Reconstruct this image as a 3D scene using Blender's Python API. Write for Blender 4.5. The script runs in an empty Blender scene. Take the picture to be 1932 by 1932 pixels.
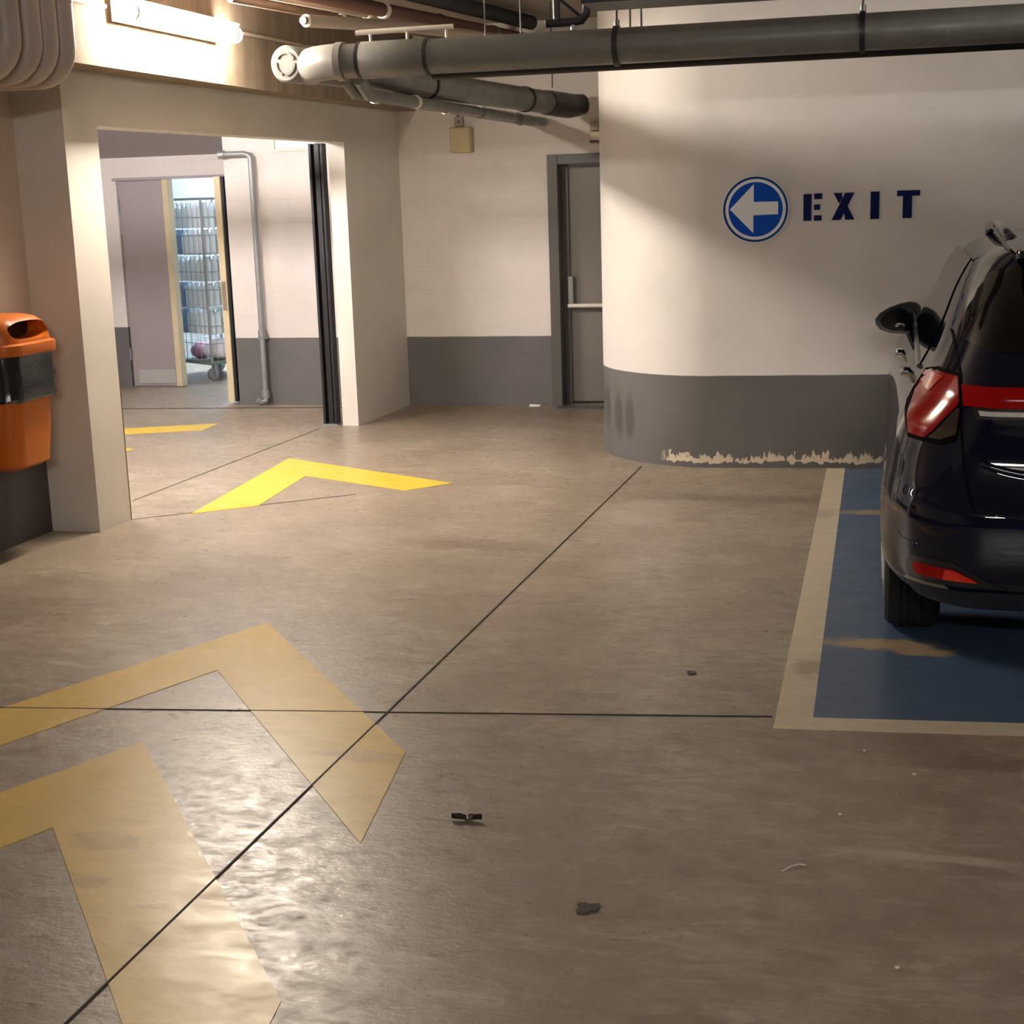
import bpy, math, random
from mathutils import Vector, Matrix
random.seed(7)
scene = bpy.context.scene
COL = scene.collection

# ------------------------------------------------------------------ camera
cam = bpy.data.cameras.new('camera'); cam.lens = 51.99; cam.sensor_width = 36; cam.clip_start = .05
camo = bpy.data.objects.new('camera', cam); COL.objects.link(camo)
camo.matrix_world = Matrix(((.968072, -.022846, .249629, 0), (.248783, .209603, -.945608, 0),
                            (-.030720, .977520, .208595, 1.65), (0, 0, 0, 1)))
scene.camera = camo
# ------------------------------------------------------------------ world, exposure
w = bpy.data.worlds.new('world'); scene.world = w; w.use_nodes = True
w.node_tree.nodes['Background'].inputs[0].default_value = (.9, .85, .8, 1)
w.node_tree.nodes['Background'].inputs[1].default_value = .02
vs = scene.view_settings
scene.display_settings.display_device = 'sRGB'
vs.view_transform = 'Standard'; vs.look = 'None'; vs.gamma = 1; vs.use_curve_mapping = False
vs.exposure = 1.62
WARM = (1, .89, .76); NEUTRAL = (1, .94, .90); COOL = (.70, .86, 1); PINK = (1, .91, .90)
LAMP_A, LAMP_B, LAMP_C, LAMP_D, LAMP_E  = 84, 17, 84, 88, 120   # emission of the tubes

# ------------------------------------------------------------------ helpers
class G:
    def __init__(s): s.v = []; s.f = []
    def add(s, v, f):
        n = len(s.v); s.v += [tuple(p) for p in v]; s.f += [tuple(i + n for i in q) for q in f]; return s
    def box(s, a, b):
        (x0, y0, z0), (x1, y1, z1) = a, b
        return s.add([(x0, y0, z0), (x1, y0, z0), (x1, y1, z0), (x0, y1, z0), (x0, y0, z1), (x1, y0, z1), (x1, y1, z1), (x0, y1, z1)],
                     [(0, 3, 2, 1), (4, 5, 6, 7), (0, 1, 5, 4), (1, 2, 6, 5), (2, 3, 7, 6), (3, 0, 4, 7)])
    def prism(s, poly, z0, z1):                 # plan polygon (counter-clockwise) extruded up
        ar = sum(poly[i - 1][0] * poly[i][1] - poly[i][0] * poly[i - 1][1] for i in range(len(poly)))
        if ar < 0: poly = poly[::-1]
        n = len(poly)
        return s.add([(x, y, z0) for x, y in poly] + [(x, y, z1) for x, y in poly],
                     [tuple(range(n))[::-1], tuple(range(n, 2 * n))] + [(i, (i + 1) % n, n + (i + 1) % n, n + i) for i in range(n)])
    def vprism(s, poly, y0, y1):                # outline in x,z extruded along y
        n0 = len(s.v); g = G().prism([(x, z) for x, z in poly], y0, y1)
        return s.add([(x, -z, y) for x, y, z in [(p[0], p[1], p[2]) for p in g.v]], g.f) if False else \
            s.add([(p[0], p[2], p[1]) for p in g.v], [q[::-1] for q in g.f])
    def tube(s, path, r, n=12, caps=True, closed=False):
        P = [Vector(p) for p in path]; m = len(P); rs = r if isinstance(r, (list, tuple)) else [r] * m
        t0 = (P[1] - P[0]).normalized(); up = Vector((0, 0, 1)) if abs(t0.z) < .9 else Vector((1, 0, 0))
        nrm = (up - t0 * up.dot(t0)).normalized(); V = []
        for i in range(m):
            a = P[i] - P[i - 1] if (i > 0 or closed) else P[1] - P[0]
            b = P[(i + 1) % m] - P[i] if (i < m - 1 or closed) else P[i] - P[i - 1]
            t = (a.normalized() + b.normalized()).normalized()
            nrm = (nrm - t * nrm.dot(t)).normalized(); bi = t.cross(nrm)
            for k in range(n):
                c = 2 * math.pi * k / n
                V.append(P[i] + (nrm * math.cos(c) + bi * math.sin(c)) * rs[i])
        F = []
        for i in range(m if closed else m - 1):
            j = (i + 1) % m
            for k in range(n):
                F.append((i * n + k, i * n + (k + 1) % n, j * n + (k + 1) % n, j * n + k))
        if caps and not closed:
            F.append(tuple(range(n))[::-1]); F.append(tuple((m - 1) * n + k for k in range(n)))
        return s.add(V, F)
    def cyl(s, a, b, r, n=20, r2=None): return s.tube([a, b], [r, r if r2 is None else r2], n)
    def lathe(s, prof, o=(0, 0, 0), axis='z', n=24):    # prof: (radius, height)
        V = []; F = []; m = len(prof)
        for r, h in prof:
            for k in range(n):
                c = 2 * math.pi * k / n; a, b = r * math.cos(c), r * math.sin(c)
                p = (a, b, h) if axis == 'z' else (h, a, b) if axis == 'x' else (b, h, a)
                V.append((p[0] + o[0], p[1] + o[1], p[2] + o[2]))
        for i in range(m - 1):
            for k in range(n): F.append((i * n + k, i * n + (k + 1) % n, (i + 1) * n + (k + 1) % n, (i + 1) * n + k))
        F.append(tuple(range(n))[::-1]); F.append(tuple((m - 1) * n + k for k in range(n)))
        return s.add(V, F)
    def ball(s, c, r, n=14):
        rr = r if isinstance(r, (list, tuple)) else (r, r, r); V = []; F = []
        for i in range(n + 1):
            t = math.pi * i / n; t = min(max(t, .02), math.pi - .02)
            for k in range(2 * n):
                p = math.pi * k / n
                V.append((c[0] + rr[0] * math.sin(t) * math.cos(p), c[1] + rr[1] * math.sin(t) * math.sin(p), c[2] - rr[2] * math.cos(t)))
        for i in range(n):
            for k in range(2 * n): F.append((i * 2 * n + k, i * 2 * n + (k + 1) % (2 * n), (i + 1) * 2 * n + (k + 1) % (2 * n), (i + 1) * 2 * n + k))
        F.append(tuple(range(2 * n))[::-1]); F.append(tuple(n * 2 * n + k for k in range(2 * n)))
        return s.add(V, F)
    def grid(s, rows, close=False):
        m, n = len(rows), len(rows[0]); V = [p for r in rows for p in r]; F = []
        for i in range(m - 1):
            for k in range(n if close else n - 1):
                F.append((i * n + k, i * n + (k + 1) % n, (i + 1) * n + (k + 1) % n, (i + 1) * n + k))
        return s.add(V, F)

def obj(name, g, mat, parent=None, ang=40, bevel=0):
    me = bpy.data.meshes.new(name); me.from_pydata(g.v, [], g.f); me.update()
    me.materials.append(mat)
    if ang:
        me.shade_smooth(); me.set_sharp_from_angle(angle=math.radians(ang))
    o = bpy.data.objects.new(name, me); COL.objects.link(o)
    if parent is not None: o.parent = parent
    if bevel:
        b = o.modifiers.new('bevel', 'BEVEL'); b.width = bevel; b.segments = 2; b.limit_method = 'ANGLE'
    return o
def tag(o, label, cat, group=None, kind=None):
    o['label'] = label; o['category'] = cat
    if group: o['group'] = group
    if kind: o['kind'] = kind
    return o
def thing(name, label, cat, loc=(0, 0, 0), rz=0, group=None):
    o = bpy.data.objects.new(name, None); COL.objects.link(o); o.location = loc; o.rotation_euler = (0, 0, rz)
    o.empty_display_size = .05
    return tag(o, label, cat, group)
def struct(name, g, mat, label=None, cat=None, ang=40, parent=None):
    o = obj(name, g, mat, parent, ang)
    if parent is None:
        o['kind'] = 'structure'
        if label: tag(o, label, cat or 'wall')
    return o
def dup(root, loc=None, rz=None, label=None, group=None):
    r = root.copy(); COL.objects.link(r)
    if loc is not None: r.location = loc
    if rz is not None: r.rotation_euler = (0, 0, rz)
    if label: r['label'] = label
    if group: r['group'] = group
    for ch in list(root.children):
        c = ch.copy(); COL.objects.link(c); c.parent = r
        for gc in list(ch.children):
            d = gc.copy(); COL.objects.link(d); d.parent = c
    return r

# ------------------------------------------------------------------ materials
class N:
    def __init__(s, name):
        s.m = bpy.data.materials.new(name); s.m.use_nodes = True; s.t = s.m.node_tree
        s.b = s.t.nodes['Principled BSDF']
    def n(s, typ, **kw):
        o = s.t.nodes.new(typ)
        for k, v in kw.items():
            if k in o.inputs: s.put(o.inputs[k], v)
            else: setattr(o, k, v)
        return o
    def put(s, sock, v):
        if isinstance(v, bpy.types.NodeSocket): s.t.links.new(v, sock)
        elif isinstance(v, (tuple, list)) and len(v) == 3 and sock.type == 'RGBA': sock.default_value = (*v, 1)
        else: sock.default_value = v
    def set(s, **kw):
        for k, v in kw.items(): s.put(s.b.inputs[k.replace('_', ' ')], v)
        return s
    def pos(s): return s.n('ShaderNodeNewGeometry').outputs['Position']
    def objc(s): return s.n('ShaderNodeTexCoord').outputs['Object']
    def scaled(s, v, sc, loc=(0, 0, 0), rot=(0, 0, 0)):
        o = s.n('ShaderNodeMapping'); s.put(o.inputs['Vector'], v); o.inputs['Scale'].default_value = sc
        o.inputs['Location'].default_value = loc; o.inputs['Rotation'].default_value = rot; return o.outputs[0]
    def noise(s, v, scale, detail=5, rough=.55, dist=0):
        return s.n('ShaderNodeTexNoise', Vector=v, Scale=scale, Detail=detail, Roughness=rough, Distortion=dist).outputs['Fac']
    def ramp(s, f, a, b, c0=0., c1=1.):
        o = s.n('ShaderNodeMapRange', Value=f); o.inputs[1].default_value = a; o.inputs[2].default_value = b
        o.inputs[3].default_value = c0; o.inputs[4].default_value = c1; return o.outputs[0]
    def math(s, op, a, b=0.):
        o = s.n('ShaderNodeMath', operation=op); s.put(o.inputs[0], a); s.put(o.inputs[1], b); return o.outputs[0]
    def mix(s, f, a, b, mode='MIX'):
        o = s.n('ShaderNodeMix', data_type='RGBA', blend_type=mode); s.put(o.inputs[0], f); s.put(o.inputs[6], a); s.put(o.inputs[7], b)
        return o.outputs[2]
    def xyz(s, v):
        o = s.n('ShaderNodeSeparateXYZ'); s.put(o.inputs[0], v); return o.outputs
    def bump(s, h, strength=.3, dist=.01):
        o = s.n('ShaderNodeBump', Height=h, Strength=strength, Distance=dist); s.put(s.b.inputs['Normal'], o.outputs[0]); return s
    def ell(s, P, cx, cy, rx, ry, rot=0., soft=.5, nz=None):   # soft ellipse mask on the floor, 1 inside
        q = s.scaled(P, (1, 1, 0), (-cx, -cy, 0))
        q = s.scaled(q, (1 / rx, 1 / ry, 0), (0, 0, 0), (0, 0, rot))
        l = s.n('ShaderNodeVectorMath', operation='LENGTH'); s.put(l.inputs[0], q)
        d = l.outputs['Value']
        if nz is not None: d = s.math('ADD', d, nz)
        return s.ramp(d, 1 + soft * .5, 1 - soft * .5)

def plain(name, col, rough=.5, metal=0, var=.12, scale=12, bump=0, coat=0, spec=.5):
    m = N(name); v = m.objc(); f = m.noise(v, scale)
    a = tuple(c * (1 - var) for c in col); b = tuple(min(1, c * (1 + var)) for c in col)
    m.set(Base_Color=m.mix(f, a, b), Roughness=m.ramp(f, .3, .7, max(0, rough - .06), min(1, rough + .06)), Metallic=metal, Coat_Weight=coat, Specular_IOR_Level=spec)
    if bump: m.bump(m.noise(v, scale * 4), bump, .005)
    return m.m
def glow(name, col, strength):
    m = N(name); m.set(Base_Color=(.9, .9, .9), Emission_Color=col, Emission_Strength=strength, Roughness=.4); return m.m

def floor_mat():
    m = N('polished_concrete'); P = m.pos()
    big = m.noise(P, .55, 4, .6); mid = m.noise(m.scaled(P, (1.0, 1.5, 1)), 2.6, 7, .68, .5)
    clus = m.noise(P, 1.3, 4, .6)
    med = m.noise(m.scaled(P, (1, 1.5, 1), (0, 0, 0), (0, 0, .3)), 9, 8, .80, .2)
    fl = m.noise(m.scaled(P, (1, 1.6, 1), (3, 1, 0), (0, 0, .25)), 22, 6, .78, .4)
    st = m.noise(m.scaled(P, (1, 2.6, 1), (5, 2, 0), (0, 0, -.35)), 5.5, 6, .70, 1.4)
    fine = m.noise(P, 85, 4, .75)
    c = m.mix(m.ramp(big, .35, .65), (.335, .268, .190), (.41, .338, .248))
    c = m.mix(m.ramp(mid, .42, .70, 0, .7), c, (.235, .182, .128))
    c = m.mix(m.ramp(med, .36, .76, 0, .80), c, (.150, .115, .080))
    c = m.mix(m.ramp(m.math('ADD', st, m.math('MULTIPLY', clus, .5)), .74, .94, 0, .6), c, (.54, .46, .36))
    c = m.mix(m.ramp(m.math('SUBTRACT', fl, m.math('MULTIPLY', clus, .45)), .30, .58, 0, .28), c, (.115, .088, .062))
    c = m.mix(m.ramp(fine, .35, .75, .22, 0), c, (.12, .09, .06))
    n2 = m.math('MULTIPLY', m.math('SUBTRACT', m.noise(P, 9, 5), .5), 1.6)
    for cx, cy, rx, ry, a, k in ((-2.11, 6.71, .13, .10, 0, .55), (-1.80, 6.70, .22, .13, 0, .5), (-.75, 7.95, .75, .10, .1, .5),
                                 (-2.9, 10.9, 1.5, .75, 0, .62), (-1.95, 9.9, .45, .5, 0, .35), (-2.9, 6.3, .14, .08, 0, .35)):
        c = m.mix(m.math('MULTIPLY', m.ell(P, cx, cy, rx, ry, a, .9, n2), k), c, (.13, .09, .055))
    # darker repaired slab by the left wall
    X, Y, Z = m.xyz(P)[:3]
    inside = m.math('MULTIPLY', m.ramp(m.math('ADD', m.math('MULTIPLY', X, -1), m.math('MULTIPLY', Y, .0833)), 3.897, 3.902), m.ramp(Y, 5.545, 5.54))
    c = m.mix(m.math('MULTIPLY', inside, .55), c, (.19, .14, .10))
    # light scuff arc in the foreground
    c = m.mix(m.math('MULTIPLY', m.ell(P, .12, 3.58, .22, .02, -.75, .8, n2), .5), c, (.50, .42, .30))
    r = m.math('ADD', m.ramp(med, .36, .62, .225, .46), m.ramp(fl, .5, .62, .0, .12))
    m.set(Base_Color=c, Roughness=r, Specular_IOR_Level=.9)
    m.bump(m.math('ADD', m.math('MULTIPLY', m.noise(m.scaled(P, (1, 1.5, 1)), 30, 5, .65), .8), m.math('MULTIPLY', med, .15)), .24, .008)
    return m.m
def paint_mat(name, col, wear_col=(.30, .235, .165), worn=.5, spots=(), dark=.5):
    m = N(name); P = m.pos()
    a = m.noise(m.scaled(P, (2, 5, 1), (0, 0, 0), (0, 0, .35)), 3.0, 7, .7, .8); b = m.noise(P, 60, 4, .7)
    c = m.mix(m.ramp(a, .35, .75), col, tuple(x * .82 for x in col))
    n2 = m.math('MULTIPLY', m.math('SUBTRACT', m.noise(P, 14, 6, .65), .5), 2.6)
    st = m.noise(m.scaled(P, (6, 20, 1), (1, 2, 0), (0, 0, .2)), 2.0, 6, .7, 1.2)
    c = m.mix(m.ramp(st, .60, .76, 0, worn), c, tuple(x * .45 for x in wear_col))
    c = m.mix(m.ramp(b, .66, .78, 0, .5), c, tuple(x * .4 for x in wear_col))
    for cx, cy, rx, ry, rot, k in spots:
        c = m.mix(m.math('MULTIPLY', m.ell(P, cx, cy, rx, ry, rot, .6, n2), k), c, wear_col)
    m.set(Base_Color=c, Roughness=m.ramp(a, .3, .7, .28, .44), Specular_IOR_Level=.55); m.bump(m.noise(P, 15, 5, .6), .13, .008)
    return m.m
def wall_mat(name, top, dado, zd=.56, blocks=0, chips=0, smudge=0, rough=.6):
    m = N(name); P = m.pos(); X, Y, Z = m.xyz(P)[:3]
    f = m.noise(P, 2.2, 6, .6); g = m.noise(P, 26, 4)
    ct = m.mix(m.ramp(f, .3, .7), top, tuple(c * .88 for c in top)); ct = m.mix(m.ramp(g, .68, .76, 0, .22), ct, tuple(c * .4 for c in top))
    cd = m.mix(m.ramp(f, .3, .7), dado, tuple(c * 1.25 for c in dado)); cd = m.mix(m.ramp(g, .70, .76, 0, .35), cd, tuple(min(1, c * 2.4) for c in dado))
    zz = m.math('ADD', Z, m.math('MULTIPLY', m.math('SUBTRACT', m.noise(P, 6, 2), .5), .006))
    c = m.mix(m.ramp(zz, zd - .002, zd + .002), cd, ct) if zd > 0 else ct
    h = m.math('MULTIPLY', g, .25)
    if blocks:
        q = m.n('ShaderNodeCombineXYZ'); m.put(q.inputs[0], m.math('ADD', X, m.math('MULTIPLY', Y, .2))); m.put(q.inputs[1], Z)
        br = m.n('ShaderNodeTexBrick', Vector=q.outputs[0], Scale=1.0); br.inputs['Mortar Size'].default_value = .004; br.inputs['Mortar Smooth'].default_value = .6
        br.inputs['Brick Width'].default_value = .39; br.inputs['Row Height'].default_value = .187; br.inputs['Color1'].default_value = (0, 0, 0, 1)
        br.inputs['Color2'].default_value = (.25, .25, .25, 1); br.inputs['Mortar'].default_value = (0, 0, 0, 1)
        br.offset = .5
        mask = m.math('MULTIPLY', br.outputs['Fac'], m.ramp(m.noise(P, 1.7, 3), .38, .6))
        c = m.mix(m.math('MULTIPLY', mask, .16), c, tuple(x * .35 for x in top))
        h = m.math('SUBTRACT', h, m.math('MULTIPLY', br.outputs['Fac'], .5))
    if chips:       # flaked paint showing cream render along the foot of the wall
        nz = m.noise(m.scaled(P, (5, 5, 2.2)), 3.5, 5, .6, .4)
        nb = m.noise(m.scaled(P, (9, 9, 3), (4, 2, 1)), 2.5, 5, .65, .8)
        zl = m.math('ADD', Z, m.math('MULTIPLY', m.math('SUBTRACT', nz, .5), .10)); zu = m.math('ADD', Z, m.math('MULTIPLY', m.math('SUBTRACT', nb, .5), .26))
        band = m.math('MULTIPLY', m.ramp(zl, .030, .032), m.ramp(zu, .072, .069))
        band = m.math('MULTIPLY', band, m.ramp(X, -1.40, -1.34))
        c = m.mix(band, c, (.62, .53, .40)); h = m.math('SUBTRACT', h, band)
    if smudge:
        nz = m.math('MULTIPLY', m.math('SUBTRACT', m.noise(P, 8, 4), .5), .9)
        for cx, cz, rx, rz in ((-1.855, .36, .022, .14), (-1.80, .31, .03, .13), (-1.70, .27, .032, .13), (-1.615, .27, .032, .14)):
            q = m.n('ShaderNodeCombineXYZ'); m.put(q.inputs[0], X); m.put(q.inputs[1], Z)
            k = m.ell(q.outputs[0], cx, cz, rx, rz, 0, .7, nz); k = m.math('MULTIPLY', k, m.ramp(Y, 9.75, 9.7))
            c = m.mix(m.math('MULTIPLY', k, .6), c, tuple(x * .35 for x in dado))
    m.set(Base_Color=c, Roughness=rough); m.bump(h, .25, .004)
    return m.m
def beam_mat():
    m = N('board_marked_concrete'); P = m.pos()
    f = m.noise(m.scaled(P, (1, 4, .30)), 2.4, 6, .62, .5); g = m.noise(P, 7, 6, .65); k = m.noise(m.scaled(P, (1, 14, .5)), 2.0, 4, .6)
    c = m.mix(m.ramp(f, .35, .65), (.31, .245, .17), (.21, .155, .105)); c = m.mix(m.ramp(g, .48, .75, 0, .55), c, (.15, .105, .07))
    c = m.mix(m.ramp(k, .62, .75, 0, .4), c, (.38, .31, .23))
    m.set(Base_Color=c, Roughness=.85); m.bump(m.math('ADD', f, g), .3, .006)
    return m.m
def pipe_mat(name, col, rough=.38):
    m = N(name); P = m.pos(); f = m.noise(P, 5, 6, .6); g = m.noise(P, 60, 3)
    c = m.mix(m.ramp(f, .35, .7), col, tuple(x * .75 for x in col)); c = m.mix(m.ramp(g, .6, .75, 0, .3), c, (.42, .38, .32))
    m.set(Base_Color=c, Roughness=m.ramp(f, .3, .7, rough - .08, rough + .15)); return m.m

MT = dict(
    floor=floor_mat(),
    white=wall_mat('white_wall_paint', (.76, .73, .70), (.105, .098, .094), smudge=1, chips=1),
    block=wall_mat('painted_block_wall', (.72, .67, .62), (.105, .098, .094), blocks=1),
    far=wall_mat('far_block_wall', (.76, .70, .66), (.115, .105, .105), blocks=1),
    plaster=wall_mat('partition_paint', (.72, .68, .61), (.1, .1, .1), zd=-1),
    dim=wall_mat('old_wall_paint', (.62, .51, .42), (.055, .05, .046), zd=.47),
    mauve=wall_mat('mauve_soffit', (.36, .31, .31), (.3, .3, .3), zd=-1),
    store=wall_mat('store_paint', (.55, .57, .59), (.3, .3, .3), zd=-1),
    beam=beam_mat(), ceil=wall_mat('grey_ceiling', (.36, .31, .26), (.3, .3, .3), zd=-1, rough=.85),
    yellow=paint_mat('yellow_floor_paint', (.70, .48, .115), (.36, .24, .07), worn=.5, spots=((-2.02, 3.28, .10, .05, .2, .5), (-2.0, 3.05, .11, .04, .2, .5), (-1.50, 3.98, .2, .04, 0, .5))),
    yellow2=paint_mat('bright_yellow_floor_paint', (.72, .50, .045), worn=.2),
    blue=paint_mat('blue_bay_paint', (.070, .115, .195), (.34, .25, .15), worn=.25, spots=((-.03, 5.37, .20, .065, .25, 1), (.12, 5.30, .10, .05, 0, 1), (-.10, 7.66, .14, .06, 0, .9))),
    line=paint_mat('cream_line_paint', (.62, .53, .39), worn=.3, spots=((-.27, 5.05, .05, .10, 0, .7), (-.34, 7.6, .05, .08, 0, .5))),
    joint=plain('joint_dark', (.035, .028, .022), .8),
    grey=pipe_mat('grey_plastic_pipe', (.17, .17, .155)), pale=pipe_mat('pale_plastic_pipe', (.27, .26, .245)),
    black=plain('black_rubber', (.012, .012, .014), .5), blackpl=plain('black_plastic', (.015, .015, .017), .42),
    lagging=plain('dark_lagging', (.02, .019, .02), .7, bump=.3), brown=plain('brown_pipe_paint', (.16, .10, .065), .55, scale=8, var=.35),
    red=plain('rust_red_pipe', (.12, .055, .038), .55, scale=8, var=.3), tan=plain('tan_pipe', (.40, .33, .26), .6, scale=8, var=.25),
    duct=plain('beige_plastic_duct', (.44, .38, .33), .45, scale=9, var=.14), cream=plain('cream_plastic', (.66, .58, .45), .5),
    wpipe=plain('white_pipe_paint', (.74, .68, .58), .5), steel=plain('galvanised_steel', (.33, .34, .34), .48, .6, .2, 30), chrome=plain('chrome', (.8, .8, .8), .12, 1, .03),
    doorgrey=plain('grey_door_paint', (.17, .155, .135), .42, scale=4, var=.08), frame=plain('dark_door_frame_paint', (.085, .08, .074), .45, var=.08),
    mauvedoor=plain('mauve_door_paint', (.33, .285, .285), .33, scale=3, var=.06), wood=plain('cream_wood_edge', (.62, .52, .33), .6, scale=14, var=.15),
    orange=plain('orange_plastic', (.53, .125, .006), .36, var=.06, spec=.5), bag=plain('black_bin_bag', (.016, .017, .019), .22, bump=.2),
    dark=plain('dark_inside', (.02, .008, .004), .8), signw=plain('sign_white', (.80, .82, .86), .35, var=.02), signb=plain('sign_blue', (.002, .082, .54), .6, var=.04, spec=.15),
    signd=plain('sign_dark_blue', (.004, .05, .22), .6, var=.04, spec=.15), ink=plain('navy_stencil_paint', (.006, .014, .085), .75, var=.2, spec=.15), ivory=plain('yellowed_ivory_plastic', (.55, .45, .25), .5),
    bottle=N('bottle_plastic').set(Base_Color=(.86, .93, .95), Roughness=.3, Transmission_Weight=.0, IOR=1.3).m,
    bluebottle=N('blue_bottle_plastic').set(Base_Color=(.30, .48, .70), Roughness=.2, Transmission_Weight=.3, IOR=1.3).m,
    film=N('clear_film').set(Base_Color=(.85, .92, .96), Roughness=.12, Transmission_Weight=.9, Alpha=.12).m,
    linen=plain('white_linen', (.80, .78, .80), .8, var=.05, bump=.3), purple=plain('purple_cloth', (.42, .22, .33), .8),
    leaf=plain('dry_leaf', (.02, .013, .009), .7), stone=plain('pale_stone', (.75, .70, .62), .7), chip=plain('dark_flake', (.07, .055, .045), .8, bump=.6),
    navy=N('navy_car_paint').set(Base_Color=(.004, .006, .019), Roughness=.7, Specular_IOR_Level=0., Coat_Weight=.9, Coat_Roughness=.025).m,
    glass=N('dark_car_glass').set(Base_Color=(.003, .003, .004), Roughness=.04, Specular_IOR_Level=.6).m,
    gap=plain('shut_line_black', (.004, .004, .004), .9, spec=.05), redlens=N('red_lens').set(Base_Color=(.33, .005, .005), Roughness=.13, Specular_IOR_Level=.12).m,
    redbright=N('bright_red_reflector').set(Base_Color=(.75, .012, .005), Roughness=.12, Coat_Weight=1).m,
    smoke=N('smoked_lens').set(Base_Color=(.045, .030, .022), Roughness=.12, Coat_Weight=.8).m,
    clearlens=plain('clear_lens', (.62, .60, .55), .15, var=.3, scale=40), tyre=plain('tyre_rubber', (.010, .010, .011), .75, bump=.2),
    lampA=glow('lamp_warm', WARM, LAMP_A), lampB=glow('lamp_overhead', NEUTRAL, LAMP_B), lampC=glow('lamp_rear', NEUTRAL, LAMP_C), lampD=glow('lamp_pinkish', PINK, LAMP_D), fillF=glow('fill_lamp_far', (.84, .92, 1), 48), lampE=glow('lamp_cool', COOL, LAMP_E),
)
X0, Y0 = -4.29, 6.755

# ------------------------------------------------------------------ setting
struct('floor', G().box((-9.5, -12, -.2), (6.5, 17, 0)), MT['floor'], 'brown polished concrete garage floor', 'floor')
struct('ceiling', G().box((-9.5, -12, 2.95), (6.5, 17, 3.15)), MT['ceil'], 'dim grey concrete ceiling over the pipes', 'ceiling')
struct('wall_left', G().box((-4.55, -12, 0), (X0, Y0 + .02, 2.95)), MT['dim'], 'dim beige left wall with a dark dado behind the orange bin')
# partition with the wide opening: pillar, lintel, far pier
pt = G()
pt.prism([(X0, 6.755), (-4.012, 6.755), (-4.004, 7.066), (X0, 7.066)], 0, 2.95)
pt.prism([(-4.004, 7.066), (-3.905, 10.36), (-4.03, 10.36), (-4.20, 7.066)], 2.07, 2.95)
pt.prism([(-3.905, 10.36), (-3.86, 11.5), (-4.03, 11.5), (-4.03, 10.36)], 0, 2.95)
struct('wall_partition', pt, MT['plaster'], 'off white partition wall with a wide square opening', ang=0)
struct('trim_1', G().prism([(-3.78, 2.0), (-3.78, 9.0), (-3.705, 11.46), (-3.95, 11.46), (-4.02, 2.0)], 2.33, 2.95), MT['beam'], 'stained concrete beam above the opening carrying the lit tube lamp', 'beam', ang=0)
# back wall with the grey door niche
bw = G()
bw.box((-5.374, 11.46, 0), (-2.655, 11.7, 2.95)); bw.box((-2.655, 11.46, 1.955), (-1.45, 11.7, 2.95)); bw.box((-1.70, 11.46, 0), (-1.45, 11.7, 1.955))
struct('wall_back', bw, MT['block'], 'white painted block wall with a grey dado behind the grey door', ang=0)
# rounded wall with the exit sign
arc = []
for i in range(25):
    a = math.radians(180 + 86 * i / 24); arc.append((-1.05 + .83 * math.cos(a), 9.69 + .83 * math.sin(a)))
ew = [(-1.88, 11.5)] + arc + [(6.5, 9.39), (6.5, 9.8), (-.9, 9.8), (-1.45, 10.2), (-1.45, 11.5)]
struct('wall_exit', G().prism(ew, 0, 2.95), MT['white'], 'white wall with rounded corner and grey dado carrying the exit sign')
struct('wall_right', G().box((6.3, -12, 0), (6.5, 9.5, 2.95)), MT['dim'], 'garage side wall to the right out of view')
struct('wall_rear', G().box((-4.55, -12.2, 0), (6.5, -12, 2.95)), MT['dim'], 'garage wall behind the viewer')
# far room beyond the opening
fr = G(); fr.box((-5.374, 11.7, 0), (-5.2, 12.75, 2.95))
struct('wall_side', fr, MT['far'], 'return wall beside the open door leaf', ang=0)
fd = G(); fd.box((-9.5, 12.6, 0), (-7.0, 12.75, 2.95)); fd.box((-7.0, 12.6, 1.915), (-5.374, 12.75, 2.95))
struct('wall_far', fd, MT['far'], 'pale wall around the store room doorway', ang=0)
struct('trim_2', G().add([(-9.5, 11.5, 2.42), (-5.374, 11.5, 2.42), (-5.374, 12.6, 2.105), (-9.5, 12.6, 2.105), (-9.5, 11.5, 2.95), (-5.374, 11.5, 2.95), (-5.374, 12.6, 2.95), (-9.5, 12.6, 2.95)],
       [(0, 3, 2, 1), (4, 5, 6, 7), (0, 1, 5, 4), (1, 2, 6, 5), (2, 3, 7, 6), (3, 0, 4, 7)]), MT['mauve'], 'mauve sloping soffit above the store room doorway', 'soffit', ang=0)
struct('wall_west', G().box((-9.5, 5.5, 0), (-9.3, 12.6, 2.95)), MT['far'], 'far room end wall', ang=0)
struct('wall_south', G().box((-9.5, 5.3, 0), (-4.55, 5.5, 2.95)), MT['far'], 'far room near wall', ang=0)
st = G(); st.box((-8.6, 15.3, 0), (-4.6, 15.5, 2.2)); st.box((-8.7, 12.75, 0), (-8.6, 15.5, 2.2)); st.box((-4.7, 12.75, 0), (-4.6, 15.5, 2.2)); st.box((-8.7, 12.75, 2.2), (-4.6, 15.5, 2.3))
struct('wall_store', st, MT['store'], 'white store room walls and ceiling seen through the doorway', ang=0)

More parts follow.
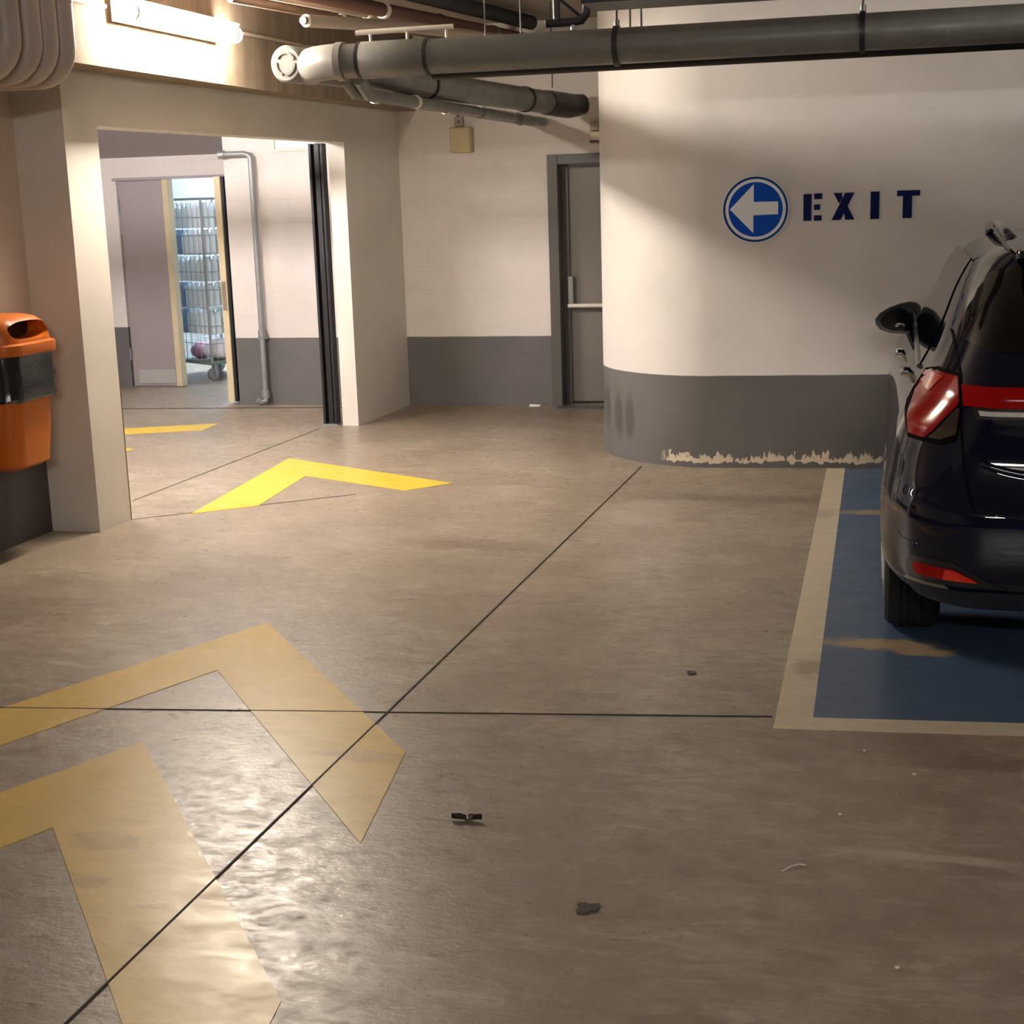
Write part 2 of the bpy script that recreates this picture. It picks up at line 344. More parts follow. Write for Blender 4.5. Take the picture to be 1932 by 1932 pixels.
# floor joints and the curb line
def strip(a, b, wd, z=.0015):
    d = Vector((b[0] - a[0], b[1] - a[1])); n = Vector((-d.y, d.x)).normalized() * wd / 2
    return [(a[0] + n.x, a[1] + n.y), (b[0] + n.x, b[1] + n.y), (b[0] - n.x, b[1] - n.y), (a[0] - n.x, a[1] - n.y)]
struct('trim_3', G().prism(strip((-1.655, 1.6), (-1.507, 8.85), .0065), 0, .0030), MT['joint'], 'long dark expansion joint running towards the exit wall', 'floor joint')
struct('trim_4', G().prism(strip((-4.2, 4.02), (-.36, 4.535), .006), 0, .0028), MT['joint'], 'dark expansion joint running across to the blue bay', 'floor joint')
struct('trim_5', G().prism(strip((-6.6, 11.13), (-4.2, 11.32), .02), 0, .003), MT['joint'], 'dark floor line in front of the store room doorway', 'floor joint')
struct('trim_6', G().prism(strip((-4.25, 7.54), (-4.16, 10.2), .006), 0, .002), MT['joint'], 'thin floor joint inside the opening', 'floor joint')
struct('trim_7', G().prism(strip((-4.0, 7.06), (-3.0, 7.85), .005), 0, .002), MT['joint'], 'thin floor joint below the far arrow', 'floor joint')
struct('trim_8', G().prism([(-2.60, 11.30), (-1.9, 11.30), (-1.9, 11.46), (-2.60, 11.46)], 0, .006), MT['frame'], 'narrow metal threshold plate at the grey door', 'threshold')

# painted arrows
def marking(name, polys, mat, label, cat='floor marking', z=.002, group=None):
    g = G()
    for p in polys: g.prism(p, 0, z)
    return tag(obj(name, g, MT[mat], None, 0), label, cat, group)
def chev(A, I, R1, R2, L1, L2): return [[A, R1, R2, I], [A, I, L2, L1]]
GA = 'yellow arrows painted along the drive lane'
marking('floor_arrow', chev((-2.279, 3.978), (-2.206, 3.332), (-1.23, 2.619), (-1.145, 2.0), (-2.96, 2.55), (-2.88, 1.92)), 'yellow', 'pale worn yellow chevron arrow nearest the viewer', group=GA)
marking('floor_arrow', chev((-2.432, 5.299), (-2.364, 4.692), (-1.425, 4.035), (-1.335, 3.391), (-3.10, 3.79), (-3.03, 3.15)), 'yellow', 'pale yellow chevron crossed by both floor joints', group=GA)
marking('floor_arrow', chev((-3.881, 8.963), (-3.521, 8.374), (-2.527, 8.228), (-2.742, 7.983), (-3.732, 7.233), (-3.441, 7.476)), 'yellow2', 'bright yellow chevron in front of the opening', group=GA)
marking('floor_arrow', chev((-6.53, 9.76), (-5.91, 9.69), (-5.07, 10.414), (-5.049, 10.077), (-5.30, 8.92), (-5.136, 9.201)), 'yellow2', 'bright yellow chevron on the far room floor', group=GA)
# parking bay
marking('parking_bay_paint', [[(-.232, 4.545), (3.3, 4.86), (3.3, 9.16), (-.285, 8.905)]], 'blue', 'worn blue painted parking bay under the car', 'floor paint')
marking('bay_line', [[(-.348, 4.427), (-.232, 4.545), (-.285, 8.905), (-.392, 8.895)], [(-.348, 4.427), (3.4, 4.745), (3.4, 4.865), (-.232, 4.545)]], 'line', 'cream painted border line along the blue parking bay', 'floor line')

# grey metal door in the back wall
d1 = bpy.data.objects.new('door_1', None); COL.objects.link(d1); d1['kind'] = 'structure'; tag(d1, 'grey metal door with a push bar half hidden by the rounded wall', 'door')
f = G(); f.box((-2.655, 11.44, 0), (-2.575, 11.6, 1.955)); f.box((-2.575, 11.44, 1.88), (-1.62, 11.6, 1.955)); f.box((-1.70, 11.44, 0), (-1.62, 11.6, 1.88))
f.box((-2.575, 11.575, 0), (-2.52, 11.60, 1.88))
obj('door_frame', f, MT['frame'], d1, 0, .003)
lf = G().box((-2.555, 11.60, .02), (-1.70, 11.645, 1.87)); obj('door_leaf', lf, MT['doorgrey'], d1, 0, .002)
pb = G().tube([(-2.53, 11.52, .79), (-1.75, 11.52, .79)], .016, 12); pb.box((-2.52, 11.52, .775), (-2.49, 11.6, .805)); pb.box((-1.78, 11.52, .775), (-1.75, 11.6, .805))
bar = obj('push_bar', pb, MT['wpipe'], d1)
lk = G().box((-2.535, 11.54, .80), (-2.49, 11.6, 1.02)); obj('lock_case', lk, MT['steel'], d1, 0, .008)

# store room doors
d2 = bpy.data.objects.new('door_2', None); COL.objects.link(d2); d2['kind'] = 'structure'; tag(d2, 'mauve closed door leaf left of the store room doorway', 'door')
obj('door_leaf', G().box((-6.99, 12.62, .004), (-6.53, 12.665, 1.90)), MT['mauvedoor'], d2, 0, .002)
obj('door_edge', G().box((-6.53, 12.585, .004), (-6.475, 12.69, 1.90)), MT['wood'], d2, 0, .003)
obj('kick_plate', G().box((-6.93, 12.612, .03), (-6.55, 12.62, .16)), plain('scuffed_kick_plate', (.42, .40, .38), .4), d2, 0, .002)
for z in (.25, 1.3, 1.62): obj('hinge', G().cyl((-6.995, 12.605, z), (-6.995, 12.605, z + .11), .009, 10), MT['steel'], d2)
d3 = bpy.data.objects.new('door_3', None); COL.objects.link(d3); d3['kind'] = 'structure'; tag(d3, 'open door leaf with a cream edge right of the roll cage', 'door')
obj('door_leaf', G().box((-5.476, 11.50, .02), (-5.434, 12.60, 1.885)), MT['mauvedoor'], d3, 0, .002)
obj('door_edge', G().box((-5.482, 11.47, .02), (-5.426, 11.50, 1.885)), MT['wood'], d3, 0, .003)
obj('gap_shade', G().box((-5.426, 11.49, .02), (-5.405, 11.52, 1.885)), MT['black'], d3, 0)  # dark strip standing in for the shaded gap beside the leaf
obj('lock_plate', G().box((-5.472, 11.465, .79), (-5.437, 11.471, 1.03)), plain('brown_lock_plate', (.30, .24, .18), .4, .5), d3, 0)
obj('latch_handle', G().tube([(-5.475, 11.55, .97), (-5.525, 11.55, .97), (-5.525, 11.65, .97)], .011, 10), MT['chrome'], d3)
struct('trim_9', G().box((-7.03, 12.585, 1.90), (-5.374, 12.62, 1.925)), MT['mauvedoor'], 'thin head frame over the store room doorway', 'door frame', ang=0)

# black post and steel rail inside the opening
gp = thing('gate_guide_post', 'tall black guide post beside the bright far jamb', 'post', (-4.13, 10.40, 0))
g = G(); g.box((-.055, -.04, 0), (-.035, .04, 2.07)); g.box((-.035, .02, 0), (.055, .04, 2.07)); g.box((.035, -.04, 0), (.055, .02, 2.07)); g.box((-.02, -.02, 0), (.02, .02, 2.07))
obj('channel', g, MT['black'], gp, 0, .003); obj('foot_plate', G().box((-.06, -.045, 0), (.06, .045, .012)), MT['steel'], gp, 0)
tag(obj('jamb_guard', G().box((-4.045, 7.066, 0), (-4.004, 7.078, .80)), plain('rusty_steel', (.16, .12, .06), .6, .4), None, 0), 'rusty narrow steel guard strip on the near jamb', 'guard')

# ------------------------------------------------------------------ car
CX = .84
ZT = [.30, .34, .40, .50, .60, .66, .70, .80, .87, .93, .985, 1.03, 1.07, 1.14, 1.20, 1.27, 1.36, 1.40, 1.425, 1.45, 1.468, 1.476, 1.48]
WT = [.78, .83, .872, .884, .884, .876, .868, .852, .832, .795, .755, .735, .718, .688, .665, .639, .592, .560, .520, .44, .30, .15, .0]
RT = [4.80, 4.72, 4.66, 4.62, 4.61, 4.62, 4.655, 4.69, 4.70, 4.70, 4.695, 4.715, 4.75, 4.80, 4.85, 4.92, 5.02, 5.03, 5.00, 5.10, 5.40, 5.7, 6.0]
AT = [.26, .28, .30, .32, .32, .31, .30, .29, .28, .26, .24, .23, .22, .21, .20, .20, .20, .20, .20, .18, .15, .07, .0]
BT = [.40, .45, .50, .54, .55, .55, .53, .50, .50, .50, .50, .50, .50, .50, .50, .50, .50, .50, .50, .40, .20, .10, .0]
FT = [8.60, 8.66, 8.70, 8.72, 8.72, 8.70, 8.69, 8.60, 8.45, 8.05, 7.70, 7.62, 7.56, 7.46, 7.38, 7.28, 7.14, 7.05, 6.98, 6.85, 6.55, 6.25, 6.02]
def lerp(T, z):
    if z <= ZT[0]: return T[0]
    for i in range(len(ZT) - 1):
        if z <= ZT[i + 1]:
            x0, x1 = ZT[i], ZT[i + 1]; h = x1 - x0; t = (z - x0) / h
            def sl(k):
                if k == 0: return (T[1] - T[0]) / (ZT[1] - ZT[0])
                if k == len(T) - 1: return (T[k] - T[k - 1]) / (ZT[k] - ZT[k - 1])
                a = (T[k] - T[k - 1]) / (ZT[k] - ZT[k - 1]); b = (T[k + 1] - T[k]) / (ZT[k + 1] - ZT[k])
                return 0 if a * b <= 0 else 2 * a * b / (a + b)
            m0, m1 = sl(i) * h, sl(i + 1) * h
            return (2*t**3 - 3*t*t + 1) * T[i] + (t**3 - 2*t*t + t) * m0 + (-2*t**3 + 3*t*t) * T[i + 1] + (t**3 - t*t) * m1
    return T[-1]
PEXP = 2.3
def rearY(x, z):            # x = distance left of the car's centre line
    wd, yr, a, b = lerp(WT, z), lerp(RT, z), lerp(AT, z), lerp(BT, z)
    x = abs(x); u = min(1, max(0, (x - (wd - a)) / max(a, 1e-4)))
    return yr + .045 * (x / max(wd, 1e-4)) ** 2 + b * (1 - (1 - u ** PEXP) ** (1 / PEXP))
def outline(z, nr=14, nc=22, ns=40):
    wd, yr, a, b, yf = lerp(WT, z), lerp(RT, z), lerp(AT, z), lerp(BT, z), lerp(FT, z)
    half = []
    for i in range(nr): half.append(((wd - a) * i / nr, 0))
    for i in range(nc + 1):
        u = math.sin(math.pi / 2 * i / nc); half.append((wd - a + a * u, 0))
    L = [(x, rearY(x, z)) for x, _ in half]
    fa, fb = .42 * wd, min(.5, (yf - L[-1][1]) * .4) if yf > L[-1][1] else 0
    ys, ye = L[-1][1], yf - .05 - fb
    for i in range(1, ns + 1): L.append((wd, ys + (ye - ys) * i / ns))
    for i in range(1, 13):
        t = math.pi / 2 * i / 12; L.append((wd - fa + fa * math.cos(t), ye + fb * math.sin(t)))
    for i in range(1, 7): L.append(((wd - fa) * (1 - i / 6), ye + fb + .05 * i / 6))
    return L
def loop(z):
    L = outline(z)
    return [(CX - x, y, z) for x, y in L] + [(CX + x, y, z) for x, y in L[::-1][1:-1]]
car = thing('car', 'dark navy estate car parked tail out in the blue bay', 'car', (CX, 6.6, .0025))
def cobj(name, g, mat, parent=None, ang=40, **k):      # car parts are modelled in place, then moved under the car's base
    p = parent or car; off = Vector((CX, 6.6, 0))
    g.v = [(v[0] - off.x, v[1] - off.y, v[2]) for v in g.v]
    return obj(name, g, MT[mat] if isinstance(mat, str) else mat, p, ang, **k)
zs = []
for i in range(len(ZT) - 1):
    n = max(1, int(round((ZT[i + 1] - ZT[i]) / .022)))
    zs += [ZT[i] + (ZT[i + 1] - ZT[i]) * k / n for k in range(n)]
zs.append(1.4795)
rows = [loop(z) for z in zs]
WHEELS = ((5.66, .31), (8.05, .31))
# shape the wheel arches: pull side vertices onto the arch circle, drop what lies inside
def arch(p):
    for wy, wr in WHEELS:
        R = wr + .045; dx = p[1] - wy; dz = p[2] - .31; d = math.hypot(dx, dz)
        if abs(abs(p[0] - CX)) > .55 and R - .03 < d < R + .03: return (p[0], wy + dx / d * R, .31 + dz / d * R)
    return p
rows = [[arch(p) for p in r] for r in rows]
g = G().grid(rows, True); keep = []
for q in g.f:
    cx = sum(g.v[i][0] for i in q) / 4; cy = sum(g.v[i][1] for i in q) / 4; cz = sum(g.v[i][2] for i in q) / 4
    if any(math.hypot(cy - wy, cz - .31) < wr + .044 and abs(cx - CX) > .55 for wy, wr in WHEELS): continue
    keep.append(q)
g.f = keep
g.f.append(tuple(range((len(rows) - 1) * len(rows[0]), len(rows) * len(rows[0]))))
cobj('body', g, 'navy', ang=60)
cobj('underbody', G().box((CX - .58, 5.25, .23), (CX + .58, 8.5, .36)).box((CX - .74, 6.1, .20), (CX + .74, 7.6, .33)), 'gap')
def rpt(x, z, off=.004):    # point on the tail surface, pushed out along its normal
    e = .004; y = rearY(x, z)
    dx = (rearY(x + e, z) - rearY(x - e, z)) / (2 * e); dz = (rearY(x, z + e) - rearY(x, z - e)) / (2 * e)
    dx = max(-4, min(4, dx)); n = Vector((-dx, -1.0, dz)); n = Vector((dx, -1, dz)).normalized()
    return (CX - (x + n.x * off) , y + n.y * off, z + n.z * off)
def patch(xl, xr, z0, z1, nz=14, nx=14, off=.004, mir=False):
    """strip of tail surface between the outlines xl(z) and xr(z)"""
    R = []
    for i in range(nz + 1):
        z = z0 + (z1 - z0) * i / nz; a, b = xl(z), xr(z)
        R.append([rpt(a + (b - a) * k / nx, z, off) for k in range(nx + 1)])
    inner = [[(p[0], p[1] + off + .012, p[2]) for p in r] for r in R]
    g = G().grid(R if not mir else R)
    ring = [R[0][k] for k in range(nx + 1)] + [R[i][nx] for i in range(1, nz + 1)] + [R[nz][k] for k in range(nx - 1, -1, -1)] + [R[i][0] for i in range(nz - 1, 0, -1)]
    rin = [inner[0][k] for k in range(nx + 1)] + [inner[i][nx] for i in range(1, nz + 1)] + [inner[nz][k] for k in range(nx - 1, -1, -1)] + [inner[i][0] for i in range(nz - 1, 0, -1)]
    g.grid([ring, rin], True)
    if mir: g.v = [(2 * CX - v[0], v[1], v[2]) for v in g.v]; g.f = [q[::-1] for q in g.f]
    return g
def pl(*pts):               # piecewise linear z -> x
    def f(z):
        if z <= pts[0][0]: return pts[0][1]
        for (z0, x0), (z1, x1) in zip(pts, pts[1:]):
            if z <= z1: return x0 + (x1 - x0) * (z - z0) / (z1 - z0)
        return pts[-1][1]
    return f
for mir in (False, True):
    tl = cobj('tail_light', patch(pl((.855, .795), (.90, .800), (.96, .775), (1.03, .728), (1.046, .705)), pl((.855, .745), (.88, .722), (.92, .69), (.96, .655), (.97, .645), (1.046, .648)), .855, 1.046, off=.007, mir=mir), 'redlens')
    cobj('lamp_gasket', patch(pl((.842, .80), (.90, .812), (.96, .787), (1.03, .742), (1.058, .705)), pl((.842, .690), (.86, .652), (.97, .640), (1.058, .640)), .842, 1.058, off=.002, mir=mir), 'gap')
    cobj('lamp_cell', patch(pl((.985, .765), (1.035, .726)), pl((.985, .730), (1.035, .690)), .985, 1.035, 8, 6, off=.010, mir=mir), 'redbright', tl).matrix_parent_inverse
    cobj('reverse_lamp', patch(pl((.858, .738), (.88, .715), (.92, .683), (.955, .655)), pl((.858, .70), (.88, .655), (.955, .645)), .858, .958, off=.005, mir=mir), 'smoke', tl)
    cobj('bumper_reflector', patch(pl((.428, .762), (.455, .775), (.47, .765)), pl((.428, .575), (.44, .59), (.47, .655)), .430, .470, 6, 16, off=.006, mir=mir), 'redlens').name = 'bumper_reflector'
    br = [o for o in car.children if o.name.startswith('bumper_reflector')][-1]
    cobj('reflector_lens', patch(pl((.430, .685), (.468, .675)), pl((.430, .578), (.44, .592), (.468, .650)), .432, .467, 6, 10, off=.009, mir=mir), 'redbright', br)
    cobj('reflector_bezel', patch(pl((.408, .785), (.44, .80), (.475, .79), (.492, .77)), pl((.408, .49), (.425, .53), (.45, .585), (.492, .66)), .408, .492, 10, 18, off=.002, mir=mir), 'blackpl')
    cobj('bumper_highlight', patch(pl((.395, .80), (.412, .785)), pl((.395, .66), (.412, .68)), .398, .410, 3, 18, off=.006, mir=mir), 'grey')  # grey strip painted in as the highlight under the reflector
    # hatch shut line: dark groove from glass to bumper
    cobj('hatch_shut_line', patch(pl((.655, .600), (.70, .618), (.80, .636), (.90, .645), (.97, .646), (1.06, .648), (1.10, .656), (1.17, .668)), pl((.655, .592), (.70, .610), (.80, .628), (.90, .637), (.97, .638), (1.06, .640), (1.10, .648), (1.17, .660)), .655, 1.17, 40, 2, off=.0015, mir=mir), 'gap')
    cobj('parking_sensor', G().ball((0, 0, 0), (.012, .004, .012), 8), 'navy')
    ps = [o for o in car.children if o.name.startswith('parking_sensor')][-1]
    p = rpt(.765, .525, .002); ps.location = ((p[0] if not mir else 2 * CX - p[0]) - CX, p[1] - 6.6, p[2]); ps.data.transform(Matrix.Translation((CX, 6.6, 0)))
lb = cobj('light_bar', patch(pl((.965, .632), (1.025, .637)), pl((.965, -.632), (1.025, -.637)), .968, 1.025, 6, 60, off=.010), 'redlens')
cobj('plate_lamp', patch(pl((.945, .585), (.957, .59)), pl((.945, .30), (.957, .30)), .943, .958, 4, 20, off=.012), 'clearlens')
cobj('plate_recess', patch(pl((.93, .60), (.962, .61)), pl((.93, -.60), (.962, -.61)), .932, .964, 4, 40, off=.004), 'blackpl')
cobj('rear_window', patch(pl((1.125, .55), (1.15, .625), (1.20, .628), (1.30, .585), (1.36, .535), (1.395, .43)), pl((1.125, -.55), (1.15, -.625), (1.20, -.628), (1.30, -.585), (1.36, -.535), (1.395, -.43)), 1.125, 1.395, 20, 60, off=.004), 'glass')
# hatch lip crease and lower crease
cobj('hatch_lip', G().tube([rpt(.60 - 1.2 * i / 40, .628 + .040 * abs(1 - i / 20) ** 4, .003) for i in range(41)], .006, 8), 'navy')
cobj('plate_ledge', G().tube([rpt(.585 - 1.17 * i / 40, .752 + .045 * abs(1 - i / 20) ** 5, .004) for i in range(41)], .012, 10), 'navy')
# roof spoiler
sp = []
for i in range(9):
    t = i / 8; z = 1.445 - .03 * t; yy = 5.22 - .30 * t
    sp.append([(CX - (.50 - .02 * t) * math.cos(math.pi * k / 24), yy + .10 * (1 - math.sin(math.pi * k / 24)) ** 1.5, z + .022 * math.sin(math.pi * k / 24) ** .5 + .004) for k in range(25)])
bot = [(p[0], p[1] + .01, p[2] - .022) for p in sp[-1]]; sp += [bot, [(p[0], p[1] + .20, p[2] - .0) for p in bot]]
cobj('roof_spoiler', G().grid(sp), 'navy', ang=50)
# diffuser
cobj('rear_diffuser', patch(pl((.31, .74), (.40, .80)), pl((.31, -.74), (.40, -.80)), .312, .396, 6, 60, off=.006), 'blackpl')
# side glass, handles, rails, mirrors
def spt(y, z, off): return (CX - lerp(WT, z) - off, y, z)
def sidepatch(poly_lo, poly_hi, z0, z1, off, mir):
    R = []
    for i in range(11):
        z = z0 + (z1 - z0) * i / 10; a, b = poly_lo(z), poly_hi(z)
        R.append([spt(a + (b - a) * k / 16, z, off) for k in range(17)])
    g = G().grid(R)
    if mir: g.v = [(2 * CX - v[0], v[1], v[2]) for v in g.v]; g.f = [q[::-1] for q in g.f]
    return g
for mir in (False, True):
    M_ = lambda P: [(2 * CX - p[0], p[1], p[2]) for p in P] if mir else P
    s = -1 if not mir else 1
    cobj('side_window', sidepatch(pl((.99, 5.75), (1.10, 5.62), (1.375, 5.75)), pl((.99, 7.50), (1.375, 7.02)), .99, 1.375, .004, mir), 'glass')
    cobj('window_trim', G().tube(M_([spt(5.70 + 1.8 * i / 20, .984, .006) for i in range(21)]), .008, 8), 'chrome')
    for y, z in ((5.92, .935), (6.90, .90)):
        x = CX - lerp(WT, z); h = G().tube(M_([(x + .01, y - .11, z), (x - .026, y - .09, z + .004), (x - .03, y, z + .005), (x - .026, y + .09, z + .004), (x + .01, y + .11, z)]), [.008, .010, .011, .010, .008], 12)
        cobj('door_handle', h, 'chrome')
    R = [(CX - .470, 5.26, 1.420), (CX - .480, 5.33, 1.452), (CX - .487, 5.44, 1.472), (CX - .490, 5.8, 1.486), (CX - .487, 6.2, 1.483), (CX - .482, 6.5, 1.462), (CX - .478, 6.6, 1.425)]
    cobj('roof_rail', G().tube(M_(R), [.018, .022, .022, .022, .022, .020, .016], 12), 'navy')
    cobj('rail_foot', G().tube(M_([(CX - .468, 5.235, 1.418), (CX - .478, 5.30, 1.447), (CX - .482, 5.34, 1.452)]), [.020, .026, .026], 12), 'blackpl')
    # door mirror
    mp = bpy.data.objects.new('door_mirror', None)
    prof = [(.00, .060), (.03, .098), (.065, .103), (.12, .092), (.18, .070), (.225, .045), (.245, .015)]
    rows_ = []
    out = [(-.150, .040), (-.140, .085), (-.112, .112), (-.060, .118), (-.0, .103), (.05, .085), (.085, .05), (.098, .012), (.090, -.030), (.055, -.062), (.0, -.065), (-.06, -.062), (-.115, -.055), (-.142, -.02)]
    out = [(-.118, .082), (-.098, .066), (-.126, 0)] and [(.095, .062), (.075, .080), (.045, .086), (.0, .078), (-.055, .058), (-.10, .030), (-.122, .0), (-.118, -.026), (-.095, -.052), (-.05, -.068), (.02, -.074), (.075, -.076), (.100, -.062), (.106, -.005)]
    for y, sc, sh in ((0, .80, 0), (-.004, .97, 0), (.02, 1.0, 0), (.06, .97, .004), (.10, .82, .012), (.13, .55, .02), (.14, .2, .025)):
        rows_.append([(-.0 + px * sc + sh, y, pz * sc) for px, pz in out])
    mg = G().grid(rows_, True); mg.f.append(tuple(range(len(rows_) * 14 - 14, len(rows_) * 14))); mg.f.append(tuple(range(14))[::-1])
    mx, my, mz = .012, 7.55, .998
    def place(P): return [((mx + p[0]) if not mir else 2 * CX - (mx + p[0]), my + p[1], mz + p[2]) for p in P]
    mg.v = place(mg.v)
    mo = cobj('door_mirror', mg, 'blackpl', ang=50)
    lens = [(px * .78, -.006, pz * .78) for px, pz in out]
    lg = G(); lg.add(lens + [(p[0], .0, p[2]) for p in lens], [tuple(range(14))[::-1]] + [(i, (i + 1) % 14, 14 + (i + 1) % 14, 14 + i) for i in range(14)]); lg.v = place(lg.v)
    cobj('mirror_glass', lg, 'glass', mo)
    ag = G().tube([(.08, .04, -.050), (.13, .035, -.056), (.19, .03, -.060)], [.024, .018, .018], 12); ag.v = place(ag.v)
    cobj('mirror_arm', ag, 'blackpl', mo)
for wy, wr in WHEELS:
    for s in (-1, 1):
        xc = CX + s * .765
        prof = [(.20, -.085), (.245, -.100), (.285, -.098), (.300, -.085), (.3085, -.06)]
        for k in (-.036, -.012, .012, .036): prof += [(.310, k - .009), (.303, k - .006), (.303, k + .000), (.310, k + .003)]
        prof += [(.3085, .06), (.300, .085), (.285, .098), (.245, .100), (.20, .085)]
        wh = cobj('wheel', G().lathe(prof, (xc, wy, .31), 'x', 40), 'tyre', ang=30)
        hb = G().tube([(xc + s * .086, wy, .31), (xc + s * .094, wy, .31)], .205, 36)
        hb.tube([(xc + s * .094, wy + .192 * math.cos(2 * math.pi * k / 36), .31 + .192 * math.sin(2 * math.pi * k / 36)) for k in range(36)], .012, 8, closed=True)
        for k in range(5):
            a = 2 * math.pi * k / 5; hb.cyl((xc + s * .092, wy, .31), (xc + s * .092, wy + .18 * math.cos(a), .31 + .18 * math.sin(a)), .026, 8, .018)
        hb.cyl((xc + s * .09, wy, .31), (xc + s * .112, wy, .31), .045, 16)
        cobj('rim', hb, 'steel', wh)
        cobj('wheel_arch', G().tube([(CX + s * (lerp(WT, .31 + .352 * math.sin(math.pi * k / 20)) - .012), wy + .352 * math.cos(math.pi * k / 20), max(.3, .31 + .352 * math.sin(math.pi * k / 20))) for k in range(21)], .014, 8), 'blackpl')

# ------------------------------------------------------------------ exit sign and lettering (on the wall, frame: x along the wall, y out of it)
WA = math.atan2(.53, 7.55); WO = Vector((-1.05, 8.862, 0))
def onwall(x):              # world point on the exit wall at world x
    return (x, 8.862 + (x + 1.05) * .53 / 7.55 - .003, 0)
def disc(r0, r1, y0, y1, n=64):
    g = G()
    if r0 <= 0: return g.vprism([(r1 * math.cos(2 * math.pi * k / n), r1 * math.sin(2 * math.pi * k / n)) for k in range(n)], y0, y1)
    V = []
    for y in (y0, y1):
        for r in (r0, r1): V += [(r * math.cos(2 * math.pi * k / n), y, r * math.sin(2 * math.pi * k / n)) for k in range(n)]
    F = []
    for k in range(n):
        j = (k + 1) % n; F += [(k, j, n + j, n + k), (2 * n + k, 3 * n + k, 3 * n + j, 2 * n + j), (n + k, n + j, 3 * n + j, 3 * n + k), (k, 2 * n + k, 2 * n + j, j)]
    return g.add(V, F)
sx = -.818
sg = thing('direction_sign', 'round blue sign with a white arrow pointing left on the exit wall', 'sign', (onwall(sx)[0], onwall(sx)[1], 1.532), WA)
obj('sign_plate', disc(0, .192, -.006, 0), MT['signw'], sg)
obj('outer_ring', disc(.174, .187, -.0075, -.005), MT['signd'], sg)
obj('blue_face', disc(0, .156, -.0075, -.005), MT['signb'], sg)
obj('arrow', G().vprism([(-.148, .004), (-.010, .145), (-.010, .043), (.130, .043), (.130, -.030), (-.012, -.033), (-.012, -.136)], -.009, -.006), MT['signw'], sg, 0)
ex = thing('exit_lettering', 'navy stencilled word EXIT painted beside the round arrow sign', 'lettering', (onwall(-.545)[0], onwall(-.545)[1], 1.459), WA)
def letter(x, polys):
    g = G()
    for p in polys: g.vprism([(x + a, b) for a, b in p], -.0015, .001)
    obj('letter', g, MT['ink'], ex, 0)
q = lambda a, b, c, d: [(a, b), (c, b), (c, d), (a, d)]
letter(0, [q(0, 0, .046, .152), q(.060, 0, .104, .030), q(.060, .061, .096, .092), q(.060, .122, .106, .154)])
letter(.160, [[(0, 0), (.052, 0), (.128, .153), (.076, .153)], [(.010, .153), (.058, .153), (.060, .120), (.042, .093)], [(.078, 0), (.130, 0), (.090, .078), (.068, .050)]])
letter(.378, [q(0, 0, .050, .155)])
letter(.525, [q(0, .125, .128, .156), q(.033, 0, .085, .125)])

# ------------------------------------------------------------------ wall fittings
bx = thing('junction_box', 'yellowed square box on the block wall left of the grey door', 'wall box', (-3.33, 11.46, 2.0))
obj('box_body', G().box((-.085, -.07, 0), (.085, 0, .19)), MT['ivory'], bx, 0, .006); obj('box_lid', G().box((-.078, -.078, .006), (.078, -.07, .184)), MT['ivory'], bx, 0, .004)
so = thing('socket_outlet', 'small pale socket directly above the yellowed square box', 'socket', (-3.35, 11.46, 2.195))
obj('socket_plate', G().box((-.035, -.03, 0), (.035, 0, .075)), MT['tan'], so, 0, .004); obj('socket_hole', G().cyl((0, -.033, .036), (0, -.029, .036), .010, 12), MT['black'], so)
tag(obj('cable', G().tube([(-3.40, 11.452, 2.36), (-3.39, 11.45, 2.31), (-3.352, 11.45, 2.27)], .005, 8), MT['black']), 'thin dark cable dropping to the small socket', 'cable')
el = thing('emergency_light', 'small pale emergency light above the grey door', 'light', (-2.19, 11.46, 2.03))
obj('housing', G().box((-.11, -.07, .09), (.11, 0, .16)), MT['tan'], el, 0, .006); obj('diffuser', G().box((-.11, -.085, .02), (.11, -.005, .085)), MT['cream'], el, 0, .01); obj('base_plate', G().box((-.115, -.06, 0), (.115, 0, .02)), MT['frame'], el, 0, .003)

ap = thing('access_panel', 'white square access panel high on the far room block wall', 'panel', (-4.735, 11.46, 2.065))
obj('panel_frame', G().box((-.19, -.012, 0), (.19, 0, .012)).box((-.19, -.012, .012), (-.178, 0, .30)).box((.178, -.012, .012), (.19, 0, .30)).box((-.19, -.012, .288), (.19, 0, .30)), MT['wpipe'], ap, 0)
obj('panel_door', G().box((-.172, -.009, .018), (.172, 0, .282)), MT['signw'], ap, 0)

# ------------------------------------------------------------------ litter bin
bn = thing('litter_bin', 'orange wall litter bin with a black liner on the left wall', 'litter bin', (-4.285, 6.305, .43))
def rrect(w2, d0, d1, r, n=6):          # plan outline hugging the wall at x=d0, front at x=d1
    P = []
    for cx_, cy_, a0 in ((d1 - r, w2 - r, 0), (d0 + .02, w2 - .02, 90), (d0 + .02, -w2 + .02, 180), (d1 - r, -w2 + r, 270)):
        rr = r if a0 in (0, 270) else .02
        for k in range(n + 1):
            a = math.radians(a0 + 90 * k / n); P.append((cx_ + rr * math.cos(a), cy_ + rr * math.sin(a)))
    return P
def shell(levels, capb=True, capt=True):
    R = [[(x, y, z) for x, y in rrect(w2, d0, d1, r)] for z, w2, d0, d1, r in levels]
    g = G().grid(R, True); n = len(R[0])
    if capb: g.f.append(tuple(range(n))[::-1])
    if capt: g.f.append(tuple(range((len(R) - 1) * n, len(R) * n)))
    return g
obj('bin_body', shell([(0, .14, .03, .20, .07), (.02, .165, .02, .235, .08), (.20, .18, .015, .250, .08), (.56, .20, .01, .262, .085)]), MT['orange'], bn)
lin = []
